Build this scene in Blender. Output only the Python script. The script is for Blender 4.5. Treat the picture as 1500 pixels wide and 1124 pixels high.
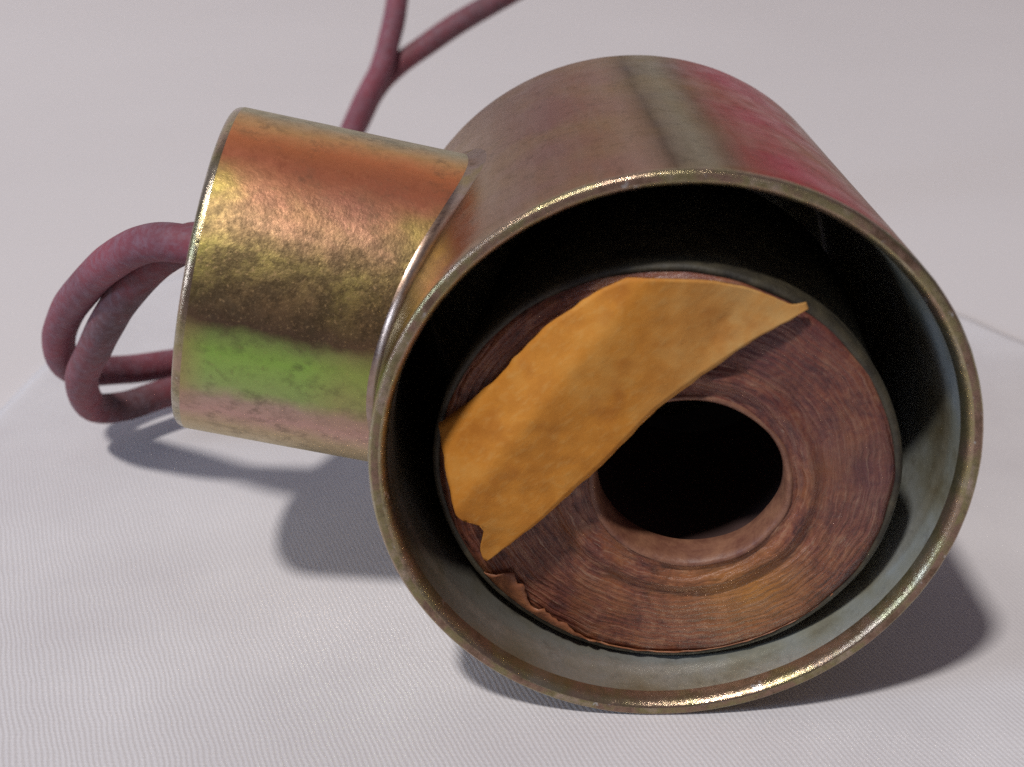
import bpy, bmesh, math, random
from mathutils import Vector, Matrix, noise

# ------------------------------------------------------------------ clearing
for o in list(bpy.data.objects):
    bpy.data.objects.remove(o, do_unlink=True)
sc = bpy.context.scene
C = sc.collection
MM = 0.001                     # everything below is written in millimetres

# ------------------------------------------------------------------ camera
cam_d = bpy.data.cameras.new('camera')
cam = bpy.data.objects.new('camera', cam_d)
C.objects.link(cam)
cam_pos = Vector((-14.237, -84.811, 68.631))
pitch, yaw, roll = 0.434, 0.025, 0.020
f = Vector((math.sin(yaw) * math.cos(pitch), math.cos(yaw) * math.cos(pitch), -math.sin(pitch)))
r = f.cross(Vector((0, 0, 1))).normalized()
u = r.cross(f)
r2 = r * math.cos(roll) + u * math.sin(roll)
u2 = -r * math.sin(roll) + u * math.cos(roll)
m = Matrix((r2, u2, -f)).transposed().to_4x4()
m.translation = cam_pos * MM
cam.matrix_world = m
cam_d.sensor_width = 36.0
cam_d.lens = 1935.3 / 1500 * 36.0
cam_d.clip_start = 0.005
cam_d.clip_end = 20.0
cam_d.dof.use_dof = True
cam_d.dof.focus_distance = 0.108
cam_d.dof.aperture_fstop = 38.0
sc.camera = cam

# ------------------------------------------------------------------ world (dim room)
w = bpy.data.worlds.new('World')
sc.world = w
w.use_nodes = True
bg = w.node_tree.nodes['Background']
bg.inputs[0].default_value = (0.080, 0.068, 0.094, 1)
bg.inputs[1].default_value = 1.0

# ------------------------------------------------------------------ lamps
def lamp(name, kind, loc, power, color):
    d = bpy.data.lights.new(name, kind)
    d.energy = power
    d.color = color
    o = bpy.data.objects.new(name, d)
    o.location = Vector(loc) * MM
    C.objects.link(o)
    return o
key = lamp('room_lamp_light', 'POINT', (-520, -665, 1480), 84.0, (1.0, 0.965, 0.93))
key.data.shadow_soft_size = 0.070
win = lamp('window_light', 'AREA', (-900, -330, 330), 3.4, (0.58, 0.75, 1.0))
win.data.shape = 'RECTANGLE'
win.data.size = 0.20
win.data.size_y = 0.25
win.rotation_euler = (Vector((0, 20, 15)) - Vector((-900, -330, 330))).to_track_quat('-Z', 'Y').to_euler()

# ------------------------------------------------------------------ exposure
sc.view_settings.view_transform = 'Standard'
sc.view_settings.look = 'None'
sc.view_settings.exposure = 0.0
sc.view_settings.gamma = 1.0
sc.view_settings.use_curve_mapping = False
sc.cycles.max_bounces = 10
sc.cycles.caustics_reflective = True
sc.cycles.blur_glossy = 0.3
sc.cycles.use_denoising = False

# ------------------------------------------------------------------ helpers
def lin(rgb):
    o = []
    for c in rgb:
        c /= 255.0
        o.append(c / 12.92 if c <= 0.04045 else ((c + 0.055) / 1.055) ** 2.4)
    return (*o, 1)

class NT:
    def __init__(s, name):
        s.m = bpy.data.materials.new(name)
        s.m.use_nodes = True
        s.t = s.m.node_tree
        s.b = s.t.nodes['Principled BSDF']
        s.tc = s.t.nodes.new('ShaderNodeTexCoord')
    def n(s, t, **kw):
        k = s.t.nodes.new(t)
        for a, v in kw.items():
            setattr(k, a, v)
        return k
    def put(s, sock, v):
        if hasattr(v, 'is_linked') or isinstance(v, bpy.types.NodeSocket):
            s.t.links.new(v, sock)
        else:
            sock.default_value = v
    def math(s, op, a, b=0.0, c=0.0):
        k = s.n('ShaderNodeMath', operation=op)
        s.put(k.inputs[0], a); s.put(k.inputs[1], b); s.put(k.inputs[2], c)
        return k.outputs[0]
    def noise(s, vec, scale, detail=4, rough=0.55, dist=0.0):
        k = s.n('ShaderNodeTexNoise')
        s.put(k.inputs['Vector'], vec)
        k.inputs['Scale'].default_value = scale
        k.inputs['Detail'].default_value = detail
        k.inputs['Roughness'].default_value = rough
        k.inputs['Distortion'].default_value = dist
        return k.outputs['Fac']
    def ramp(s, fac, stops, interp='LINEAR'):
        k = s.n('ShaderNodeValToRGB')
        k.color_ramp.interpolation = interp
        e = k.color_ramp.elements
        while len(e) < len(stops):
            e.new(0.5)
        for el, (p, c) in zip(e, stops):
            el.position = p
            el.color = c if len(c) == 4 else (*c, 1)
        s.put(k.inputs[0], fac)
        return k.outputs[0]
    def remap(s, v, a, b, c, d):
        k = s.n('ShaderNodeMapRange')
        s.put(k.inputs[0], v)
        for i, x in enumerate((a, b, c, d)):
            k.inputs[i + 1].default_value = x
        return k.outputs[0]
    def mix(s, fac, a, b, mode='MIX'):
        k = s.n('ShaderNodeMix', data_type='RGBA', blend_type=mode)
        s.put(k.inputs[0], fac); s.put(k.inputs[6], a); s.put(k.inputs[7], b)
        return k.outputs[2]
    def sep(s, v):
        k = s.n('ShaderNodeSeparateXYZ'); s.put(k.inputs[0], v)
        return k.outputs
    def comb(s, x, y, z):
        k = s.n('ShaderNodeCombineXYZ')
        s.put(k.inputs[0], x); s.put(k.inputs[1], y); s.put(k.inputs[2], z)
        return k.outputs[0]
    def bump(s, h, strength, dist):
        k = s.n('ShaderNodeBump')
        k.inputs['Strength'].default_value = strength
        k.inputs['Distance'].default_value = dist
        s.put(k.inputs['Height'], h)
        s.t.links.new(k.outputs[0], s.b.inputs['Normal'])
    def set(s, **kw):
        for a, v in kw.items():
            s.put(s.b.inputs[a.replace('_', ' ')], v)

def bm_new():
    return bmesh.new()

def obj(name, bm, mats, parent=None, loc=(0, 0, 0), smooth=True, recalc=True):
    if recalc:
        bmesh.ops.recalc_face_normals(bm, faces=bm.faces[:])
    me = bpy.data.meshes.new(name)
    bm.to_mesh(me); bm.free()
    for p in me.polygons:
        p.use_smooth = smooth
    for mt in (mats if isinstance(mats, (list, tuple)) else [mats]):
        me.materials.append(mt)
    o = bpy.data.objects.new(name, me)
    C.objects.link(o)
    o.location = Vector(loc) * MM
    if parent:
        o.parent = parent
    return o

def empty(name, loc=(0, 0, 0)):
    o = bpy.data.objects.new(name, None)
    o.empty_display_size = 0.01
    o.location = Vector(loc) * MM
    C.objects.link(o)
    return o

def tag(o, label, cat=None, group=None, kind=None):
    o['label'] = label
    if cat: o['category'] = cat
    if group: o['group'] = group
    if kind: o['kind'] = kind

def arc(cx, cy, rad, a0, a1, n=5):
    return [(cx + rad * math.cos(math.radians(a0 + (a1 - a0) * i / n)),
             cy + rad * math.sin(math.radians(a0 + (a1 - a0) * i / n))) for i in range(n + 1)]

def lathe(bm, prof, axis='Y', n=192, closed=True, wob=0.0, seed=0):
    """prof: [(axial, radius, material)], revolved round a local axis"""
    rings = []
    for k, p in enumerate(prof):
        ring = []
        for i in range(n):
            a = 2 * math.pi * i / n
            rad = p[1]
            if wob:
                rad += wob * noise.noise(Vector((math.cos(a) * 2.2 + seed, math.sin(a) * 2.2, p[0] * 0.12)))
                if wob < 0.1:
                    rad += 0.022 * noise.noise(Vector((math.cos(a) * 14, math.sin(a) * 14, p[0] * 0.8)))
            x, y = rad * math.cos(a), rad * math.sin(a)
            co = (x, p[0], y) if axis == 'Y' else (x, y, p[0])
            ring.append(bm.verts.new(Vector(co) * MM))
        rings.append(ring)
    m_ = len(rings)
    for k in range(m_ if closed else m_ - 1):
        A, B = rings[k], rings[(k + 1) % m_]
        mat = prof[k][2] if len(prof[k]) > 2 else 0
        for i in range(n):
            j = (i + 1) % n
            fc = bm.faces.new((A[i], A[j], B[j], B[i]))
            fc.material_index = mat
    return rings

def cap(bm, ring, mat=0):
    fc = bm.faces.new(ring); fc.material_index = mat

def catmull(pts, per=10):
    P = [Vector(p) for p in pts]
    P = [P[0] * 2 - P[1]] + P + [P[-1] * 2 - P[-2]]
    out = []
    for i in range(1, len(P) - 2):
        a, b, c, d = P[i - 1:i + 3]
        for k in range(per):
            t = k / per
            out.append(0.5 * ((2 * b) + (c - a) * t + (2 * a - 5 * b + 4 * c - d) * t * t + (-a + 3 * b - 3 * c + d) * t ** 3))
    out.append(P[-2])
    return out

def tube_mesh(bm, path, rad, n=20, seed=0):
    rings = []
    t0 = (path[1] - path[0]).normalized()
    nrm = t0.orthogonal().normalized()
    for i, p in enumerate(path):
        t = (path[min(i + 1, len(path) - 1)] - path[max(i - 1, 0)]).normalized()
        nrm = (nrm - t * nrm.dot(t)).normalized()
        b = t.cross(nrm)
        ring = []
        rr = rad * (1 + 0.03 * noise.noise(Vector((seed, i * 0.13, 0))))
        for k in range(n):
            a = 2 * math.pi * k / n
            ring.append(bm.verts.new((p + (nrm * math.cos(a) + b * math.sin(a)) * rr) * MM))
        rings.append(ring)
    for A, B in zip(rings, rings[1:]):
        for k in range(n):
            j = (k + 1) % n
            bm.faces.new((A[k], A[j], B[j], B[k]))
    bm.faces.new(rings[0]); bm.faces.new(rings[-1])

# ------------------------------------------------------------------ materials
def fabric_mat():
    s = NT('white_twill_fabric')
    o = s.tc.outputs['Object']
    x, y, z = s.sep(o)
    ang = math.radians(21)
    wob = s.noise(o, 160, 2)
    rc = s.math('ADD', s.math('MULTIPLY', x, math.cos(ang) * 1000), s.math('MULTIPLY', y, math.sin(ang) * 1000))
    rc = s.math('ADD', rc, s.math('MULTIPLY', wob, 0.9))
    cc = s.math('ADD', s.math('MULTIPLY', x, -math.sin(ang) * 1000), s.math('MULTIPLY', y, math.cos(ang) * 1000))
    rib = s.math('SINE', s.math('MULTIPLY', rc, 2 * math.pi / 0.43))
    nub = s.math('SINE', s.math('ADD', s.math('MULTIPLY', cc, 2 * math.pi / 0.47), s.math('MULTIPLY', rc, 5.0)))
    fine = s.noise(o, 4200, 3, 0.7)
    big = s.noise(o, 55, 3)
    h = s.math('ADD', rib, s.math('MULTIPLY', nub, 0.35))
    h = s.math('ADD', h, s.math('MULTIPLY', fine, 1.6))
    col = s.ramp(s.math('ADD', s.math('MULTIPLY', big, 0.5), s.math('MULTIPLY', fine, 0.5)),
                 [(0.3, (0.57, 0.535, 0.545)), (0.5, (0.645, 0.615, 0.62)), (0.7, (0.73, 0.70, 0.705))])
    col = s.mix(s.remap(rib, -1, 1, 0.07, 0.0), col, (0.42, 0.40, 0.42, 1))
    s.set(Base_Color=col, Roughness=0.85)
    s.b.inputs['Specular IOR Level'].default_value = 0.2
    s.b.inputs['Sheen Weight'].default_value = 0.15
    h = s.math('ADD', h, s.math('MULTIPLY', s.noise(o, 38, 3), 4))
    s.bump(h, 0.24, 0.00005)
    return s.m

def backdrop_mat():
    s = NT('grey_backdrop_paper')
    nz = s.noise(s.tc.outputs['Object'], 9, 3)
    col = s.ramp(nz, [(0.3, (0.65, 0.61, 0.605)), (0.7, (0.68, 0.64, 0.635))])
    s.set(Base_Color=col, Roughness=0.95)
    s.b.inputs['Specular IOR Level'].default_value = 0.1
    return s.m

def ang_fac(s, a, b, wob, scale=90):
    """0..1 angle round the local axis, a little ragged"""
    o = s.tc.outputs['Object']
    x, y, z = s.sep(o)
    ch = {'x': x, 'y': y, 'z': z}
    an = s.math('ARCTAN2', ch[a], ch[b])
    fr = s.math('ADD', s.math('DIVIDE', an, 2 * math.pi), 0.5)
    nz = s.noise(o, scale, 4, 0.6)
    return s.math('ADD', fr, s.math('MULTIPLY', s.math('SUBTRACT', nz, 0.5), wob))

def deg(d):
    return d / 360.0 + 0.5

def grime(s, col, o, amt=0.5, scale=420, dark=(0.10, 0.075, 0.05, 1)):
    n1 = s.noise(o, scale, 8, 0.72)
    n2 = s.noise(o, scale * 0.28, 5, 0.6)
    f_ = s.math('MULTIPLY', s.remap(n1, 0.47, 0.62, 0, 1), s.remap(n2, 0.42, 0.62, 0.15, 1))
    return s.mix(s.math('MULTIPLY', f_, amt), col, dark), n1, n2

def shell_mat():
    s = NT('iridescent_zinc_shell')
    o = s.tc.outputs['Object']
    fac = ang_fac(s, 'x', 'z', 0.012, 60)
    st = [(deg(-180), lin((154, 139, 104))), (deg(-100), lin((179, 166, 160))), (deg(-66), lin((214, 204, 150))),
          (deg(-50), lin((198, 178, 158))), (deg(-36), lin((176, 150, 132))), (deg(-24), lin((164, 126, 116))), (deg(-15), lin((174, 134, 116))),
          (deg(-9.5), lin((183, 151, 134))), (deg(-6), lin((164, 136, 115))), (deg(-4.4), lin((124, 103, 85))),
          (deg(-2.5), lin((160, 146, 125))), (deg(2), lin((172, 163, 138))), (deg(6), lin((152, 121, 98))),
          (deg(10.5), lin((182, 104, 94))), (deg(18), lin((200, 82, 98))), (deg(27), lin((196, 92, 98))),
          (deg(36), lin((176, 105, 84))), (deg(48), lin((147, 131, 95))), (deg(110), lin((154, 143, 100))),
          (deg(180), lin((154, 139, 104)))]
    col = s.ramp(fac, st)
    # film drifts from pinkish to olive here and there
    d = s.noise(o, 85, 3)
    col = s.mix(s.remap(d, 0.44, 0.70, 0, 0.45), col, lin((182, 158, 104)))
    col, n1, n2 = grime(s, col, o, 0.32, 1500)
    # brushing that runs along the axis
    x, y, z = s.sep(o)
    st_ = s.noise(s.comb(s.math('MULTIPLY', x, 1.0), s.math('MULTIPLY', y, 0.12), s.math('MULTIPLY', z, 1.0)), 900, 4, 0.6)
    col = s.mix(s.remap(st_, 0.4, 0.65, 0, 0.12), col, (0.55, 0.48, 0.42, 1))
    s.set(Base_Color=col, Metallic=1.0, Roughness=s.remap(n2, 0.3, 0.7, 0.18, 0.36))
    s.put(s.b.inputs['Specular Tint'], s.mix(0.42, col, (1, 1, 1, 1)))
    s.bump(s.math('ADD', n1, s.math('MULTIPLY', st_, 0.6)), 0.22, 0.00006)
    return s.m

def tube_mat():
    s = NT('iridescent_zinc_tube')
    o = s.tc.outputs['Object']
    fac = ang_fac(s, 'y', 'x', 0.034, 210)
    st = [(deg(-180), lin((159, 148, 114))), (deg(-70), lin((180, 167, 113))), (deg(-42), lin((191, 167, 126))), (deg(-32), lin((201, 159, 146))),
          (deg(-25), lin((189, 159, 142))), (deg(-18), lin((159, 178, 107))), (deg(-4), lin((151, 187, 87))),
          (deg(1.2), lin((148, 165, 92))), (deg(5.2), lin((104, 82, 64))), (deg(16), lin((140, 112, 78))),  # sharp green edge and dark band: reflected cloth and dark room put into colour
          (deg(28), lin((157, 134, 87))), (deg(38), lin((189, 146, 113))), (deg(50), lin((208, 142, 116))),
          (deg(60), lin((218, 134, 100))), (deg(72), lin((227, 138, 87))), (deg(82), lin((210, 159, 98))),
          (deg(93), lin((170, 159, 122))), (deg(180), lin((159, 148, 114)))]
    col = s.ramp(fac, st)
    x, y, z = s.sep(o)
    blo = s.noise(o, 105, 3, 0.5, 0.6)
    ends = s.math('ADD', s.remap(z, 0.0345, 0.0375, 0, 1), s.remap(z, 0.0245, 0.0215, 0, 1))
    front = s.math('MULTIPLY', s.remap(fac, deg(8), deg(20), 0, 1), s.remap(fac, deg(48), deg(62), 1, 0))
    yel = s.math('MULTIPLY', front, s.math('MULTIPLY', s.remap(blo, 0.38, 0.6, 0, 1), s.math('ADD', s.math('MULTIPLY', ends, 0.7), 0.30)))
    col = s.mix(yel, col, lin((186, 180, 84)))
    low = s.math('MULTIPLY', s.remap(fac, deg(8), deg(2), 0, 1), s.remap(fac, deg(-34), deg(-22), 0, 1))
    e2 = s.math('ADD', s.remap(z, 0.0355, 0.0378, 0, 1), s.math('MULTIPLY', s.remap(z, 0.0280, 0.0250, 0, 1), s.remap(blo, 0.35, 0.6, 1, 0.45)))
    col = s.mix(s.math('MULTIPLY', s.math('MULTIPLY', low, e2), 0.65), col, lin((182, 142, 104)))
    col, n1, n2 = grime(s, col, o, 0.5, 900)
    # scuffed, spotted belt on the side that faces forward
    belt = s.math('MULTIPLY', s.remap(fac, deg(3), deg(8), 0, 1), s.remap(fac, deg(34), deg(60), 1, 0))
    spot = s.remap(s.math('ADD', s.math('MULTIPLY', s.noise(o, 1500, 6, 0.75), 0.6), s.math('MULTIPLY', s.noise(o, 380, 4, 0.6), 0.4)), 0.45, 0.56, 0, 1)
    col = s.mix(s.math('MULTIPLY', s.math('MULTIPLY', belt, spot), 0.72), col, lin((88, 72, 52)))
    fleck = s.remap(s.noise(o, 3600, 4, 0.7), 0.57, 0.70, 0, 1)
    col = s.mix(s.math('MULTIPLY', fleck, s.math('ADD', s.math('MULTIPLY', belt, 0.5), 0.15)), col, lin((210, 172, 122)))
    ro = s.math('ADD', s.remap(n1, 0.35, 0.7, 0.34, 0.48), s.math('MULTIPLY', belt, 0.10))
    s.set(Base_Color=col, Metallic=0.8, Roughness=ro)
    s.bump(s.math('ADD', s.math('MULTIPLY', n1, 0.6), s.math('MULTIPLY', s.noise(o, 2600, 4, 0.7), s.math('ADD', s.math('MULTIPLY', belt, 0.8), 0.25))), 0.5, 0.0001)
    return s.m

def rim_mat():
    s = NT('worn_zinc_rim')
    o = s.tc.outputs['Object']
    n_ = s.noise(o, 170, 4, 0.6)
    col = s.ramp(n_, [(0.3, lin((150, 132, 100))), (0.45, lin((176, 150, 128))), (0.55, lin((164, 152, 112))), (0.7, lin((184, 172, 152)))])
    col, n1, n2 = grime(s, col, o, 0.5, 1300)
    nick = s.remap(s.noise(o, 620, 3, 0.6), 0.66, 0.72, 0, 1)
    col = s.mix(nick, col, (0.75, 0.74, 0.72, 1))
    s.set(Base_Color=col, Metallic=0.85, Roughness=s.remap(n1, 0.35, 0.65, 0.13, 0.28))
    s.bump(n1, 0.5, 0.00012)
    return s.m

def lip_mat():
    s = NT('scuffed_brown_lip')
    o = s.tc.outputs['Object']
    n_ = s.noise(o, 260, 5, 0.65)
    col = s.ramp(n_, [(0.34, lin((111, 88, 67))), (0.46, lin((155, 125, 107))), (0.56, lin((148, 137, 97))), (0.68, lin((183, 162, 144)))])
    col, n1, n2 = grime(s, col, o, 0.6, 1500)
    nick = s.remap(s.noise(o, 900, 3, 0.6), 0.64, 0.70, 0, 1)
    col = s.mix(nick, col, (0.62, 0.60, 0.57, 1))
    s.set(Base_Color=col, Metallic=0.75, Roughness=s.remap(n1, 0.35, 0.65, 0.32, 0.5))
    s.bump(n1, 0.7, 0.0002)
    return s.m

def fil_mat():
    s = NT('silvery_zinc_fillet')
    o = s.tc.outputs['Object']
    n_ = s.noise(o, 130, 4, 0.6)
    col = s.ramp(n_, [(0.35, lin((164, 138, 120))), (0.5, lin((176, 158, 148))), (0.65, lin((176, 160, 110)))])
    col, n1, n2 = grime(s, col, o, 0.3, 1300)
    s.set(Base_Color=col, Metallic=1.0, Roughness=s.remap(n1, 0.35, 0.65, 0.24, 0.40))
    s.put(s.b.inputs['Specular Tint'], s.mix(0.4, col, (1, 1, 1, 1)))
    s.bump(n1, 0.3, 0.00008)
    return s.m

def inner_mat():
    s = NT('grey_zinc_bore')
    o = s.tc.outputs['Object']
    n_ = s.noise(o, 110, 4, 0.6)
    col = s.ramp(n_, [(0.34, lin((152, 140, 110))), (0.48, lin((180, 178, 160))), (0.64, lin((196, 200, 196)))])
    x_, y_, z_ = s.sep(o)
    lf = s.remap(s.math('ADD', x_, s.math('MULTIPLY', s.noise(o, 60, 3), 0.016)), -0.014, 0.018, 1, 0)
    col = s.mix(s.math('MULTIPLY', lf, 0.8), col, lin((112, 92, 60)))  # browner plating tone on the left, darkened to stand in for shade
    col, n1, n2 = grime(s, col, o, 0.4, 1100)
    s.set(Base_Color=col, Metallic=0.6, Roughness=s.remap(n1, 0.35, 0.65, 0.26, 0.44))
    s.bump(n1, 0.4, 0.00012)
    return s.m

def face_mat(cx=2.1, cy=0.2):
    """varnished fibre disc: strokes that run round the hole (local x,z plane)"""
    s = NT('varnished_fibre_disc')
    o = s.tc.outputs['Object']
    x, y, z = s.sep(o)
    x = s.math('SUBTRACT', s.math('MULTIPLY', x, 1000), cx * 0.6)
    z = s.math('SUBTRACT', s.math('MULTIPLY', z, 1000), cy * 0.6)
    an = s.math('ARCTAN2', x, z)
    rad = s.math('SQRT', s.math('ADD', s.math('MULTIPLY', x, x), s.math('MULTIPLY', z, z)))
    rad = s.math('ADD', rad, s.math('MULTIPLY', s.noise(o, 220, 3), 1.2))
    pv = s.comb(s.math('MULTIPLY', s.math('COSINE', an), 2.2), s.math('MULTIPLY', s.math('SINE', an), 2.2), s.math('MULTIPLY', rad, 1.6))
    str1 = s.noise(pv, 1.5, 6, 0.62)
    pv2 = s.comb(s.math('MULTIPLY', s.math('COSINE', an), 5), s.math('MULTIPLY', s.math('SINE', an), 5), s.math('MULTIPLY', rad, 3.2))
    str2 = s.noise(pv2, 1.6, 3, 0.6)
    big = s.noise(o, 90, 4, 0.6)
    fine = s.noise(o, 1500, 5, 0.7)
    mid = s.noise(o, 330, 5, 0.7, 0.8)
    col = s.ramp(s.math('ADD', s.math('MULTIPLY', str1, 0.34), s.math('ADD', s.math('MULTIPLY', fine, 0.33), s.math('MULTIPLY', mid, 0.33))),
                 [(0.40, (0.075, 0.023, 0.016)), (0.47, (0.165, 0.049, 0.028)), (0.53, (0.245, 0.078, 0.038)), (0.62, (0.36, 0.165, 0.085))])
    # amber, thinly varnished patches and purplish stains
    gx = s.math('SUBTRACT', x, 5.6); gz = s.math('ADD', z, 10.2)
    gd = s.math('SQRT', s.math('ADD', s.math('MULTIPLY', gx, gx), s.math('MULTIPLY', s.math('MULTIPLY', gz, gz), 1.8)))
    gold = s.math('MULTIPLY', s.remap(gd, 1.5, 8.0, 1, 0), s.remap(big, 0.35, 0.6, 0.35, 1))
    col = s.mix(s.math('MULTIPLY', gold, 0.75), col, (0.46, 0.19, 0.028, 1))
    col = s.mix(s.remap(s.noise(o, 130, 4, 0.65), 0.54, 0.70, 0, 0.65), col, (0.38, 0.135, 0.028, 1))
    col = s.mix(s.remap(s.noise(o, 60, 2), 0.52, 0.7, 0, 0.35), col, (0.10, 0.032, 0.030, 1))
    col = s.mix(s.math('MULTIPLY', s.remap(str2, 0.62, 0.72, 0, 0.6), s.remap(fine, 0.4, 0.6, 0.2, 1)), col, (0.50, 0.36, 0.25, 1))
    # fine wound lines and a darker purplish tone towards the upper right
    ln = s.math('SINE', s.math('MULTIPLY', s.math('ADD', rad, s.math('MULTIPLY', str1, 0.8)), 2 * math.pi / 0.52))
    lnm = s.math('MULTIPLY', s.remap(ln, 0.35, 1.0, 0, 1), s.remap(mid, 0.42, 0.6, 0, 1))
    col = s.mix(s.math('MULTIPLY', lnm, 0.30), col, (0.44, 0.24, 0.14, 1))
    pur = s.math('MULTIPLY', s.remap(s.math('ADD', x, z), 4, 14, 0, 1), s.remap(big, 0.35, 0.6, 0.3, 1))
    col = s.mix(s.math('MULTIPLY', pur, 0.55), col, (0.12, 0.045, 0.052, 1))
    pv3 = s.comb(s.math('MULTIPLY', s.math('COSINE', an), 3.5), s.math('MULTIPLY', s.math('SINE', an), 3.5), s.math('MULTIPLY', rad, 9.0))
    scr = s.math('MULTIPLY', s.remap(s.noise(pv3, 0.9, 4, 0.65), 0.56, 0.70, 0, 1), s.remap(big, 0.42, 0.6, 0.1, 1))
    col = s.mix(s.math('MULTIPLY', scr, 0.6), col, (0.46, 0.30, 0.20, 1))
    s.set(Base_Color=col, Roughness=s.remap(str1, 0.3, 0.7, 0.42, 0.24))
    s.b.inputs['Specular IOR Level'].default_value = 0.5
    s.bump(s.math('ADD', s.math('ADD', s.math('MULTIPLY', str1, 1.0), s.math('MULTIPLY', str2, 0.5)), s.math('ADD', s.math('MULTIPLY', ln, 0.16), s.math('ADD', s.math('MULTIPLY', fine, 0.4), s.math('MULTIPLY', mid, 0.7)))), 0.6, 0.00026)
    return s.m

def tape_mat(name, a, b, rough=0.6):
    s = NT(name)
    o = s.tc.outputs['Object']
    n_ = s.noise(o, 420, 6, 0.7)
    col = s.ramp(n_, [(0.32, a), (0.66, b)])
    s.set(Base_Color=col, Roughness=rough)
    s.bump(n_, 0.6, 0.0003)
    return s.m

def paper_mat():
    s = NT('orange_kraft_paper')
    o = s.tc.outputs['Object']
    n1 = s.noise(o, 300, 6, 0.65)
    n2 = s.noise(o, 75, 3, 0.5)
    x, y, z = s.sep(o)
    fib = s.noise(s.comb(s.math('MULTIPLY', s.math('ADD', x, z), 0.4), y, s.math('SUBTRACT', z, x)), 1700, 4, 0.7)
    col = s.ramp(s.math('ADD', s.math('MULTIPLY', n1, 0.55), s.math('MULTIPLY', n2, 0.45)),
                 [(0.35, (0.46, 0.165, 0.020)), (0.5, (0.60, 0.235, 0.030)), (0.66, (0.66, 0.31, 0.062))])
    col = s.mix(s.remap(fib, 0.50, 0.70, 0, 0.4), col, (0.66, 0.36, 0.10, 1))
    # paler towards the right tip; darker oil spots
    pale = s.math('MULTIPLY', s.remap(s.math('ADD', x, s.math('MULTIPLY', n2, 0.006)), 0.0, 0.009, 0, 1), s.remap(n1, 0.35, 0.6, 0.4, 1))
    col = s.mix(s.math('MULTIPLY', pale, 0.6), col, (0.58, 0.39, 0.16, 1))
    col = s.mix(s.remap(s.noise(o, 190, 3, 0.55), 0.58, 0.70, 0, 0.6), col, (0.40, 0.125, 0.015, 1))
    s.set(Base_Color=col, Roughness=0.7)
    s.b.inputs['Specular IOR Level'].default_value = 0.25
    s.bump(s.math('ADD', n1, s.math('MULTIPLY', fib, 0.5)), 0.35, 0.00015)
    return s.m

def wire_mat(name, a, b, dust):
    s = NT(name)
    o = s.tc.outputs['Object']
    n1 = s.noise(o, 120, 4, 0.6)
    n2 = s.noise(o, 1300, 5, 0.7)
    col = s.ramp(n1, [(0.35, a), (0.65, b)])
    col = s.mix(s.remap(n2, 0.42, 0.68, 0.05, 0.5), col, dust)
    s.set(Base_Color=col, Roughness=0.62)
    s.b.inputs['Specular IOR Level'].default_value = 0.3
    s.bump(n2, 0.3, 0.0001)
    return s.m

def plain(name, col, rough=0.6, metal=0.0):
    s = NT(name)
    n_ = s.noise(s.tc.outputs['Object'], 500, 4)
    c = s.ramp(n_, [(0.3, tuple(v * 0.75 for v in col)), (0.7, col)])
    s.set(Base_Color=c, Roughness=rough, Metallic=metal)
    return s.m

M_fabric, M_back = fabric_mat(), backdrop_mat()
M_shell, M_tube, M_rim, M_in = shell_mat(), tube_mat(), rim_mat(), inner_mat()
M_face, M_paper = face_mat(), paper_mat()
M_fil, M_lip = fil_mat(), lip_mat()
M_wrap = tape_mat('olive_wrap_tape', (0.016, 0.013, 0.009), (0.075, 0.062, 0.036))
M_torn = tape_mat('torn_amber_film', (0.20, 0.065, 0.03), (0.38, 0.15, 0.06), 0.45)
M_sleeve = tape_mat('fibre_sleeve', (0.14, 0.050, 0.032), (0.29, 0.135, 0.075), 0.5)
M_bore = plain('shade_dark_bore', (0.11, 0.055, 0.048), 0.8)  # dark colour and flared bore stand in for the hole's shadow
M_wire_a = wire_mat('dusty_red_wire', (0.15, 0.046, 0.060), (0.25, 0.050, 0.068), (0.24, 0.18, 0.225, 1))
M_wire_b = wire_mat('faded_red_wire', (0.115, 0.047, 0.052), (0.225, 0.046, 0.058), (0.21, 0.17, 0.205, 1))

# ------------------------------------------------------------------ setting
def backdrop():
    bm = bm_new()
    prof = [(-60, -1.2), (420, -1.2)]
    prof += [(420 + 120 * math.sin(math.radians(a)), -1.2 + 120 * (1 - math.cos(math.radians(a)))) for a in range(6, 91, 6)]
    prof += [(540, 700)]
    xs = [-700 + 50 * i for i in range(29)]
    rows = [[bm.verts.new(Vector((x, y, z)) * MM) for x in xs] for y, z in prof]
    for A, B in zip(rows, rows[1:]):
        for i in range(len(xs) - 1):
            bm.faces.new((A[i], A[i + 1], B[i + 1], B[i]))
    o = obj('backdrop', bm, M_back)
    tag(o, 'plain light grey backdrop sweeping up behind the cloth', kind='structure')
backdrop()

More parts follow.
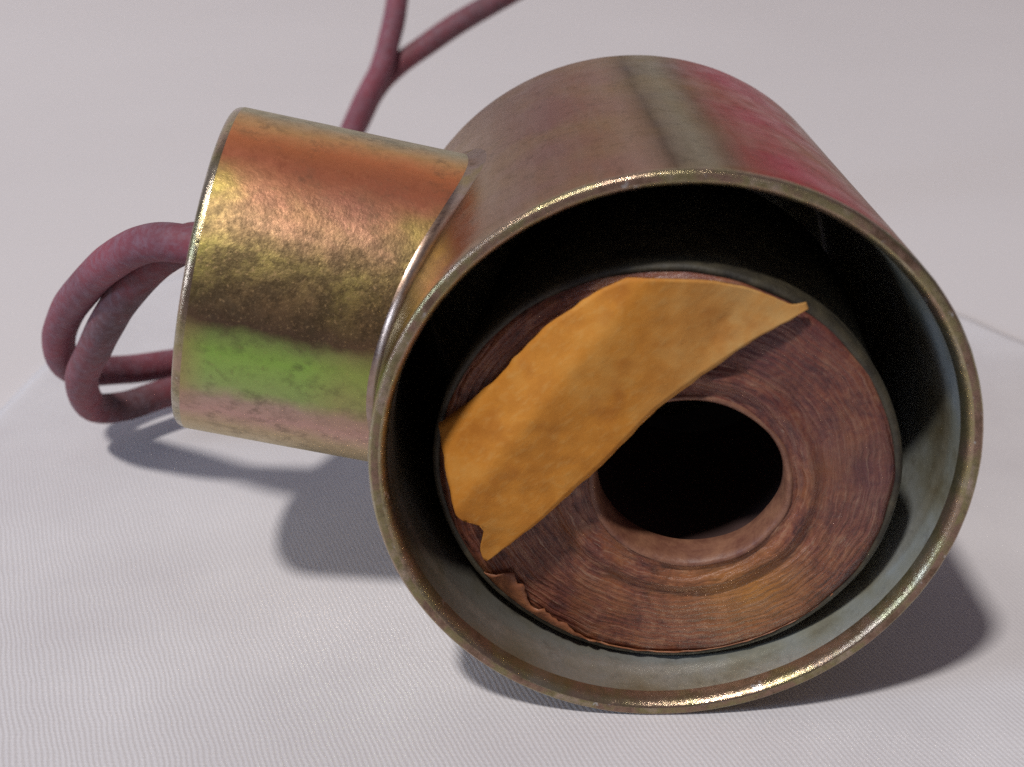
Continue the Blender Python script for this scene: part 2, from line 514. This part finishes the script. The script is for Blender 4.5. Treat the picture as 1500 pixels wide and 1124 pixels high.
def cloth():
    # outline of the laid cloth (mm), wandering edges
    out = [(-70.5, 57), (-69.6, 67), (-67.8, 80), (-63, 96), (-50, 108), (-20, 113), (15, 112), (40, 102), (52, 91), (59, 78.4),
           (68, 66), (76, 48), (80, 20), (80, -30), (78, -72), (40, -80), (-20, -82), (-70, -79), (-78, -60), (-76, -20), (-73, 25)]
    pth = catmull([(x, y, 0) for x, y in out + [out[0]]], 10)[:-1]
    c0 = Vector((0, 15, 0))
    bm = bm_new()
    NR = 60
    rings = []
    for k in range(1, NR + 1):
        s = k / NR
        ring = []
        for p in pth:
            q = c0 + (p - c0) * s
            d = (q - Vector((-10, 15, 0))).length
            z = 0.0
            if d > 55:
                z = 0.35 * min(1, (d - 55) / 20) * noise.noise(q * 0.035)
            if k == NR:
                z -= 0.25
            ring.append(bm.verts.new((q + Vector((0, 0, z))) * MM))
        rings.append(ring)
    cv = bm.verts.new(c0 * MM)
    n = len(pth)
    for i in range(n):
        bm.faces.new((cv, rings[0][i], rings[0][(i + 1) % n]))
    for A, B in zip(rings, rings[1:]):
        for i in range(n):
            j = (i + 1) % n
            bm.faces.new((A[i], B[i], B[j], A[j]))
    low = [bm.verts.new(Vector((v.co.x, v.co.y, -0.0009))) for v in rings[-1]]
    for i in range(n):
        j = (i + 1) % n
        bm.faces.new((rings[-1][i], low[i], low[j], rings[-1][j]))
    o = obj('cloth_surface', bm, M_fabric)
    tag(o, 'white ribbed twill cloth the coil lies on', kind='structure')
cloth()

# ------------------------------------------------------------------ housing
R, RI, L = 22.5, 21.05, 40.07
TR, TY, TX, PHI = 13.7, 21.21, 38.17, 0.20
AX = Vector((-math.cos(PHI), 0, math.sin(PHI)))
NN = Vector((math.sin(PHI), 0, math.cos(PHI)))

housing = empty('coil_housing')
tag(housing, 'open metal cup housing with iridescent plating and a side tube, lying on the cloth', 'coil housing')

def shell():
    bm = bm_new()
    # material 0 outside, 1 rim, 2 bore
    p = [(8.0, R, 0), (25, R, 0)]
    p += [(a, b, 0) for a, b in arc(L - 1.6, R - 1.6, 1.6, 90, 0, 6)]
    p += [(L, 12, 0), (L, 0.4, 0)]
    ob = [(L - 1.5, 0.4, 2), (L - 1.5, RI - 1.5, 2)] + [(a, b, 2) for a, b in arc(L - 3.0, RI - 1.5, 1.5, 0, 90, 5)]
    p += ob
    p += [(25, RI - 0.1, 2), (12, RI - 0.1, 2), (4.6, RI - 0.1, 2), (4.2, RI - 0.06, 2), (3.8, RI + 0.06, 2), (3.4, RI + 0.1, 2), (2.0, RI + 0.11, 2)]
    # rounded inner lip, flat face, small outer bead
    p += [(1.5, RI + 0.12, 1), (1.0, RI + 0.17, 1), (0.62, RI + 0.27, 1), (0.34, RI + 0.41, 1), (0.14, RI + 0.56, 1), (0.03, RI + 0.70, 3)]
    p += [(0.0, R - 0.30, 3), (0.03, R - 0.22, 1), (0.08, R - 0.14, 1), (0.2, R - 0.06, 1), (0.42, R, 0), (2.0, R, 0)]
    lathe(bm, p, 'Y', 256, True, 0.05)
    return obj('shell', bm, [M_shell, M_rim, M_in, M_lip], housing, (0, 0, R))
shell()

def place_tube_obj(o):
    mt = Matrix((Vector((0, -1, 0)), NN, AX)).transposed().to_4x4()
    mt.translation = Vector((0, TY, R)) * MM
    o.matrix_local = mt

def side_tube():
    bm = bm_new()
    n = 160
    ri = TR - 1.25
    prof = []
    e = TX
    prof += [('r', TR, 20), ('r', TR, 24), ('r', TR, 30), (None, TR, e - 0.75), (None, TR - 0.06, e - 0.42), (None, TR - 0.2, e - 0.16), (None, TR - 0.42, e),
             (None, ri + 0.3, e), (None, ri + 0.08, e - 0.18), (None, ri, e - 0.45), ('r', ri, 28), ('r', ri, 20)]
    rings = []
    for kind, rad, z in prof:
        ring = []
        for i in range(n):
            a = 2 * math.pi * i / n
            zz = z
            if kind == 'r' and z == 20:
                zz = math.sqrt(21.8 ** 2 - (rad * math.sin(a)) ** 2)
            ww = 0.05 * noise.noise(Vector((math.cos(a) * 2, math.sin(a) * 2, z * 0.1)))
            ring.append(bm.verts.new(Vector(((rad + ww) * math.cos(a), (rad + ww) * math.sin(a), zz)) * MM))
        rings.append(ring)
    for k in range(len(rings) - 1):
        A, B = rings[k], rings[k + 1]
        for i in range(n):
            j = (i + 1) % n
            fc = bm.faces.new((A[i], A[j], B[j], B[i]))
            fc.material_index = 1 if 3 <= k <= 7 else (2 if k > 7 else 0)
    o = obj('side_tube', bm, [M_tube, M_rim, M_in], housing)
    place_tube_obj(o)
    return o
side_tube()

def fillet():
    """the run-out between the side tube and the shell"""
    bm = bm_new()
    n = 200
    rings = [[] for _ in range(9)]
    for i in range(n):
        a = 2 * math.pi * i / n
        # root on both surfaces
        wdt = 1.15 + 0.2 * noise.noise(Vector((math.cos(a) * 1.5, math.sin(a) * 1.5, 3)))
        ca, sa = math.cos(a), math.sin(a)
        root_h = math.sqrt(R * R - (TR * sa) ** 2)
        root = Vector((TR * ca, TR * sa, root_h))
        p_t = Vector((TR * ca, TR * sa, root_h + wdt)) + Vector((ca, sa, 0)) * -0.06
        # step away from the tube along the shell
        rr = TR + wdt
        s2 = min(1, max(-1, rr * sa / R))
        p_s = Vector((rr * ca, rr * sa, math.sqrt(max(0.0, R * R - (rr * sa) ** 2)) - 0.05))
        for k in range(9):
            t = k / 8
            q = p_t * (1 - t) ** 2 + root * 2 * t * (1 - t) + p_s * t * t
            rings[k].append(bm.verts.new(q * MM))
    for A, B in zip(rings, rings[1:]):
        for i in range(n):
            j = (i + 1) % n
            bm.faces.new((A[i], A[j], B[j], B[i]))
    o = obj('fillet', bm, M_fil, housing)
    place_tube_obj(o)
fillet()

# ------------------------------------------------------------------ coil spool resting inside the cup
SC = Vector((-0.35, 3.85, 19.55))
bU = Vector((math.cos(0.125), -math.sin(0.125), 0.0))
bV0 = Vector((0, -math.sin(0.081), math.cos(0.081)))
bN = bV0.cross(bU).normalized()
bV = bU.cross(bN)
spool = empty('coil_spool')
spool.matrix_world = Matrix((bU, bN, bV)).transposed().to_4x4()
spool.location = SC * MM
tag(spool, 'brown varnished coil with round hole sitting loosely inside the metal cup', 'coil')
HX, HZ, HR = 2.1, -0.35, 7.5
SR = 17.88

def disc():
    """front disc with an off-centre hole, slightly dished and chipped"""
    bm = bm_new()
    n, K = 160, 16
    rings = []
    for k in range(K + 1):
        t = k / K
        ring = []
        for i in range(n):
            a = 2 * math.pi * i / n
            pin = Vector((HX + (HR + 0.25) * math.cos(a), 0, HZ + (HR + 0.25) * math.sin(a)))
            ro = 17.35 + 0.12 * noise.noise(Vector((math.cos(a) * 5, math.sin(a) * 5, 0)))
            pout = Vector((ro * math.cos(a), 0, ro * math.sin(a)))
            q = pin.lerp(pout, t)
            y = 0.0
            y += -0.42 * math.exp(-((t - 0.19) / 0.05) ** 2) + 0.30 * math.exp(-((t - 0.30) / 0.05) ** 2)        # low ring round the hole
            y += 0.28 * math.exp(-((t - 0.05) / 0.05) ** 2)
            y += 0.35 * max(0, (t - 0.9) / 0.1) ** 2                       # rounded-off edge
            y += 0.16 * noise.noise(Vector((q.x * 0.35, 0, q.z * 0.35)))
            ring.append(bm.verts.new((q + Vector((0, y, 0))) * MM))
        rings.append(ring)
    back = [bm.verts.new(v.co + Vector((0, 0.0012, 0))) for v in rings[-1]]
    rings.append(back)
    for A, B in zip(rings, rings[1:]):
        for i in range(n):
            j = (i + 1) % n
            bm.faces.new((A[i], A[j], B[j], B[i]))
    return obj('front_disc', bm, M_face, spool)
disc()

def sleeve():
    bm = bm_new()
    n = 120
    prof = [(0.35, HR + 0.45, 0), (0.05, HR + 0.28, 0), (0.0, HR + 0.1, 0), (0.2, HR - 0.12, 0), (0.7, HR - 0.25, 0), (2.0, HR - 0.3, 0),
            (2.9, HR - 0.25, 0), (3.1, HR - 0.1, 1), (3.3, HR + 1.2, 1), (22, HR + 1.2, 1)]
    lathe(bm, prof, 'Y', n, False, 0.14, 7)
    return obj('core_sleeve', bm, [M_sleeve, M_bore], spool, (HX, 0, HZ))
sleeve()

def wrap():
    """outer wrap of olive tape whose edge stands round the disc"""
    bm = bm_new()
    prof = [(0.9, 17.2), (0.35, 17.25), (0.25, 17.45), (0.3, 17.7), (0.6, SR), (1.5, SR), (4, 17.5), (14, 17.0), (22, 16.6), (22.2, 8), (22.2, 7.4)]
    lathe(bm, prof, 'Y', 160, False, 0.16, 3)
    return obj('outer_wrap', bm, M_wrap, spool)
wrap()

def paper():
    """orange paper half-moon glued over the upper left of the disc"""
    chord = [(9.2, 15.4), (5.7, 12.9), (3.0, 10.4), (-0.75, 6.95), (-4.6, 2.05), (-8.6, -2.5), (-13.25, -7.35)]
    outer = [(9.0, 15.85)]
    for a in range(63, 92, 6):
        outer.append((17.5 * math.cos(math.radians(a)), 17.5 * math.sin(math.radians(a))))
    outer += [(-2.3, 17.5), (-3.6, 17.3), (-5.2, 16.4), (-9.1, 13.1), (-13.1, 8.0), (-15.4, 5.6), (-17.2, 3.9), (-16.95, 3.2),
              (-16.7, 2.4), (-16.3, 0.6), (-15.9, -1.1), (-15.6, -2.6), (-15.0, -3.1), (-14.4, -3.2), (-13.8, -3.5), (-13.5, -4.2), (-13.65, -5.3), (-13.75, -6.3), (-13.5, -7.15)]
    def resample(P, n):
        P = [Vector((x, y)) for x, y in P]
        d = [0]
        for a, b in zip(P, P[1:]): d.append(d[-1] + (b - a).length)
        o = []
        for i in range(n):
            t = d[-1] * i / (n - 1)
            k = max(j for j in range(len(d)) if d[j] <= t + 1e-9)
            k = min(k, len(P) - 2)
            o.append(P[k].lerp(P[k + 1], (t - d[k]) / max(1e-9, d[k + 1] - d[k])))
        return o
    NS, NTt = 150, 26
    A, B = resample(chord, NS), resample(outer, NS)
    # crease: runs from the top of the moon to its left end
    c1, c2 = Vector((-2.0, 17.4)), Vector((-14.6, -0.6))
    cd = (c2 - c1).normalized()
    cn = Vector((cd.y, -cd.x))
    if cn.dot(Vector((-1, 1))) < 0: cn = -cn
    bm = bm_new()
    rows = []
    for si, (a, b) in enumerate(zip(A, B)):
        row = []
        fade = min(1.0, si / 25, (NS - 1 - si) / 25)
        for k in range(NTt + 1):
            t = k / NTt
            q = a.lerp(b, t)
            if k not in (0, NTt) or True:
                e = 0.10 if k in (0, NTt) else 0.0
                q = q + Vector((noise.noise(Vector((q.x, q.y, 4))) * e, noise.noise(Vector((q.x, q.y, 9))) * e))
            s_ = (q - c1).dot(cn)                                          # distance outside the crease
            al = min(1.0, max(0.0, (q - c1).dot(cd) / (c2 - c1).length))   # 0 at the top, 1 at the left end
            ridge = 1.6 + 1.4 * al
            inn = max(0.0, -s_); ou = max(0.0, s_)
            h = -max(0.55, ridge - 0.19 * inn * inn / (inn + 0.8))
            h += 0.42 * ou * ou / (ou + 0.35)                               # strip leans back past the crease
            h += 0.55 * max(0.0, ou - 3.4)                                 # and wraps over the coil's edge
            h -= 0.22 * fade * math.exp(-(t / 0.22) ** 2)                         # free edge lifts a little
            h += 0.14 * noise.noise(Vector((q.x * 0.22, q.y * 0.22, 2))) + 0.06 * noise.noise(Vector((q.x * 0.9, q.y * 0.9, 5)))
            h = min(h, -0.24)
            row.append(bm.verts.new(Vector((q.x, h, q.y)) * MM))
        rows.append(row)
    for P, Q in zip(rows, rows[1:]):
        for k in range(NTt):
            bm.faces.new((P[k], P[k + 1], Q[k + 1], Q[k]))
    bmesh.ops.remove_doubles(bm, verts=bm.verts[:], dist=1e-6)
    o = obj('paper_flap', bm, M_paper, spool)
    md = o.modifiers.new('thickness', 'SOLIDIFY'); md.thickness = 0.00018; md.offset = 0
    o['label'] = 'orange paper half-moon glued across the coil face'
paper()

def torn_film():
    """ragged strip of amber film curling off the lower left edge"""
    rnd = random.Random(5)
    bm = bm_new()
    rows = []
    for i in range(91):
        a = math.radians(217 + (325 - 217) * i / 90)
        tt = min(1.0, i / 60)
        w_ = 0.55 + 1.7 * max(0, noise.noise(Vector((i * 0.16, 1.3, 0)))) + 0.5 * noise.noise(Vector((i * 0.6, 5, 0)))
        w_ += 1.5 * math.exp(-((tt - 0.12) / 0.09) ** 2) + 1.0 * math.exp(-((tt - 0.34) / 0.10) ** 2)
        w_ *= 1.15 - 0.9 * tt
        w_ = max(0.22, w_) * min(1, tt / 0.04 + 0.05, (90 - i) / 25 + 0.0)
        row = []
        for k in range(6):
            t = k / 5
            rad = 17.35 - w_ * t
            y = 0.30 - min(1.0, w_ / 0.8) * 0.85 * math.sin(t * math.pi * 0.62) - 0.22 * t * noise.noise(Vector((i * 0.35, 9, 0)))
            row.append(bm.verts.new(Vector((rad * math.cos(a), y, rad * math.sin(a))) * MM))
        rows.append(row)
    for P, Q in zip(rows, rows[1:]):
        for k in range(5):
            bm.faces.new((P[k], P[k + 1], Q[k + 1], Q[k]))
    o = obj('torn_film', bm, M_torn, spool)
    md = o.modifiers.new('thickness', 'SOLIDIFY'); md.thickness = 0.00012
    o['label'] = 'ragged torn amber film along the lower left edge'
torn_film()

# ------------------------------------------------------------------ lead wires
def wire(name, pts, mat, label, seed):
    path = catmull(pts, 12)
    path = [p + 0.16 * noise.noise_vector(p * 0.16 + Vector((seed * 9, 0, 0))) for p in path]
    bm = bm_new()
    tube_mesh(bm, path, 1.64, 22, seed)
    o = obj(name, bm, mat)
    tag(o, label, 'wire', 'red lead wires of the coil')
    return o
wire_A = [(-24, 19, 28.5), (-32, 18.6, 31.6), (-38.6, 19, 32.9), (-43.0, 21.2, 31.9), (-47.9, 26, 28.0), (-53.5, 33, 21.6), (-57.0, 38.5, 15.7),
          (-58.2, 45, 9.7), (-55.1, 50.5, 7.1), (-50.2, 55, 5.9), (-44.6, 61.5, 4.0), (-41, 69.5, 2.4), (-39.2, 80, 3.8), (-36.6, 90, 11.5),
          (-33.7, 97, 20.2), (-32.4, 101, 23.4), (-30.7, 105, 26.7), (-29.3, 108, 29.4), (-28.0, 111.5, 33.6), (-27.2, 115, 37.9), (-26.6, 119, 42.2), (-26, 123, 48)]
wire_B = [(-24, 23.5, 26), (-32, 23.7, 30.0), (-38.2, 23.9, 31.5), (-41.0, 24.6, 30.4), (-44.2, 26.2, 27.7), (-48.1, 29, 22.9), (-51.4, 32.5, 17.7), (-54.8, 37.5, 11.9),
          (-55.8, 43, 6.2), (-53.4, 46.5, 4.6), (-50.0, 50, 4.5), (-46.2, 53.6, 3.8), (-42.3, 57.4, 2.5), (-38, 65, 1.7), (-35.6, 78, 3.2), (-34.8, 91, 9.8),
          (-33.8, 100, 19.4), (-32.3, 104.5, 22.4), (-30.3, 108.5, 25.9), (-27.7, 111, 28.6), (-21.4, 113, 32.9), (-12.4, 116, 38), (-2.3, 119, 43.1), (6, 122, 47)]
wire('lead_wire', wire_A, M_wire_a, 'dusty red lead wire making the upper, outer loop beside the side tube', 1)
wire('lead_wire', wire_B, M_wire_b, 'dull red lead wire bent into the lower, inner loop beside the side tube', 2)
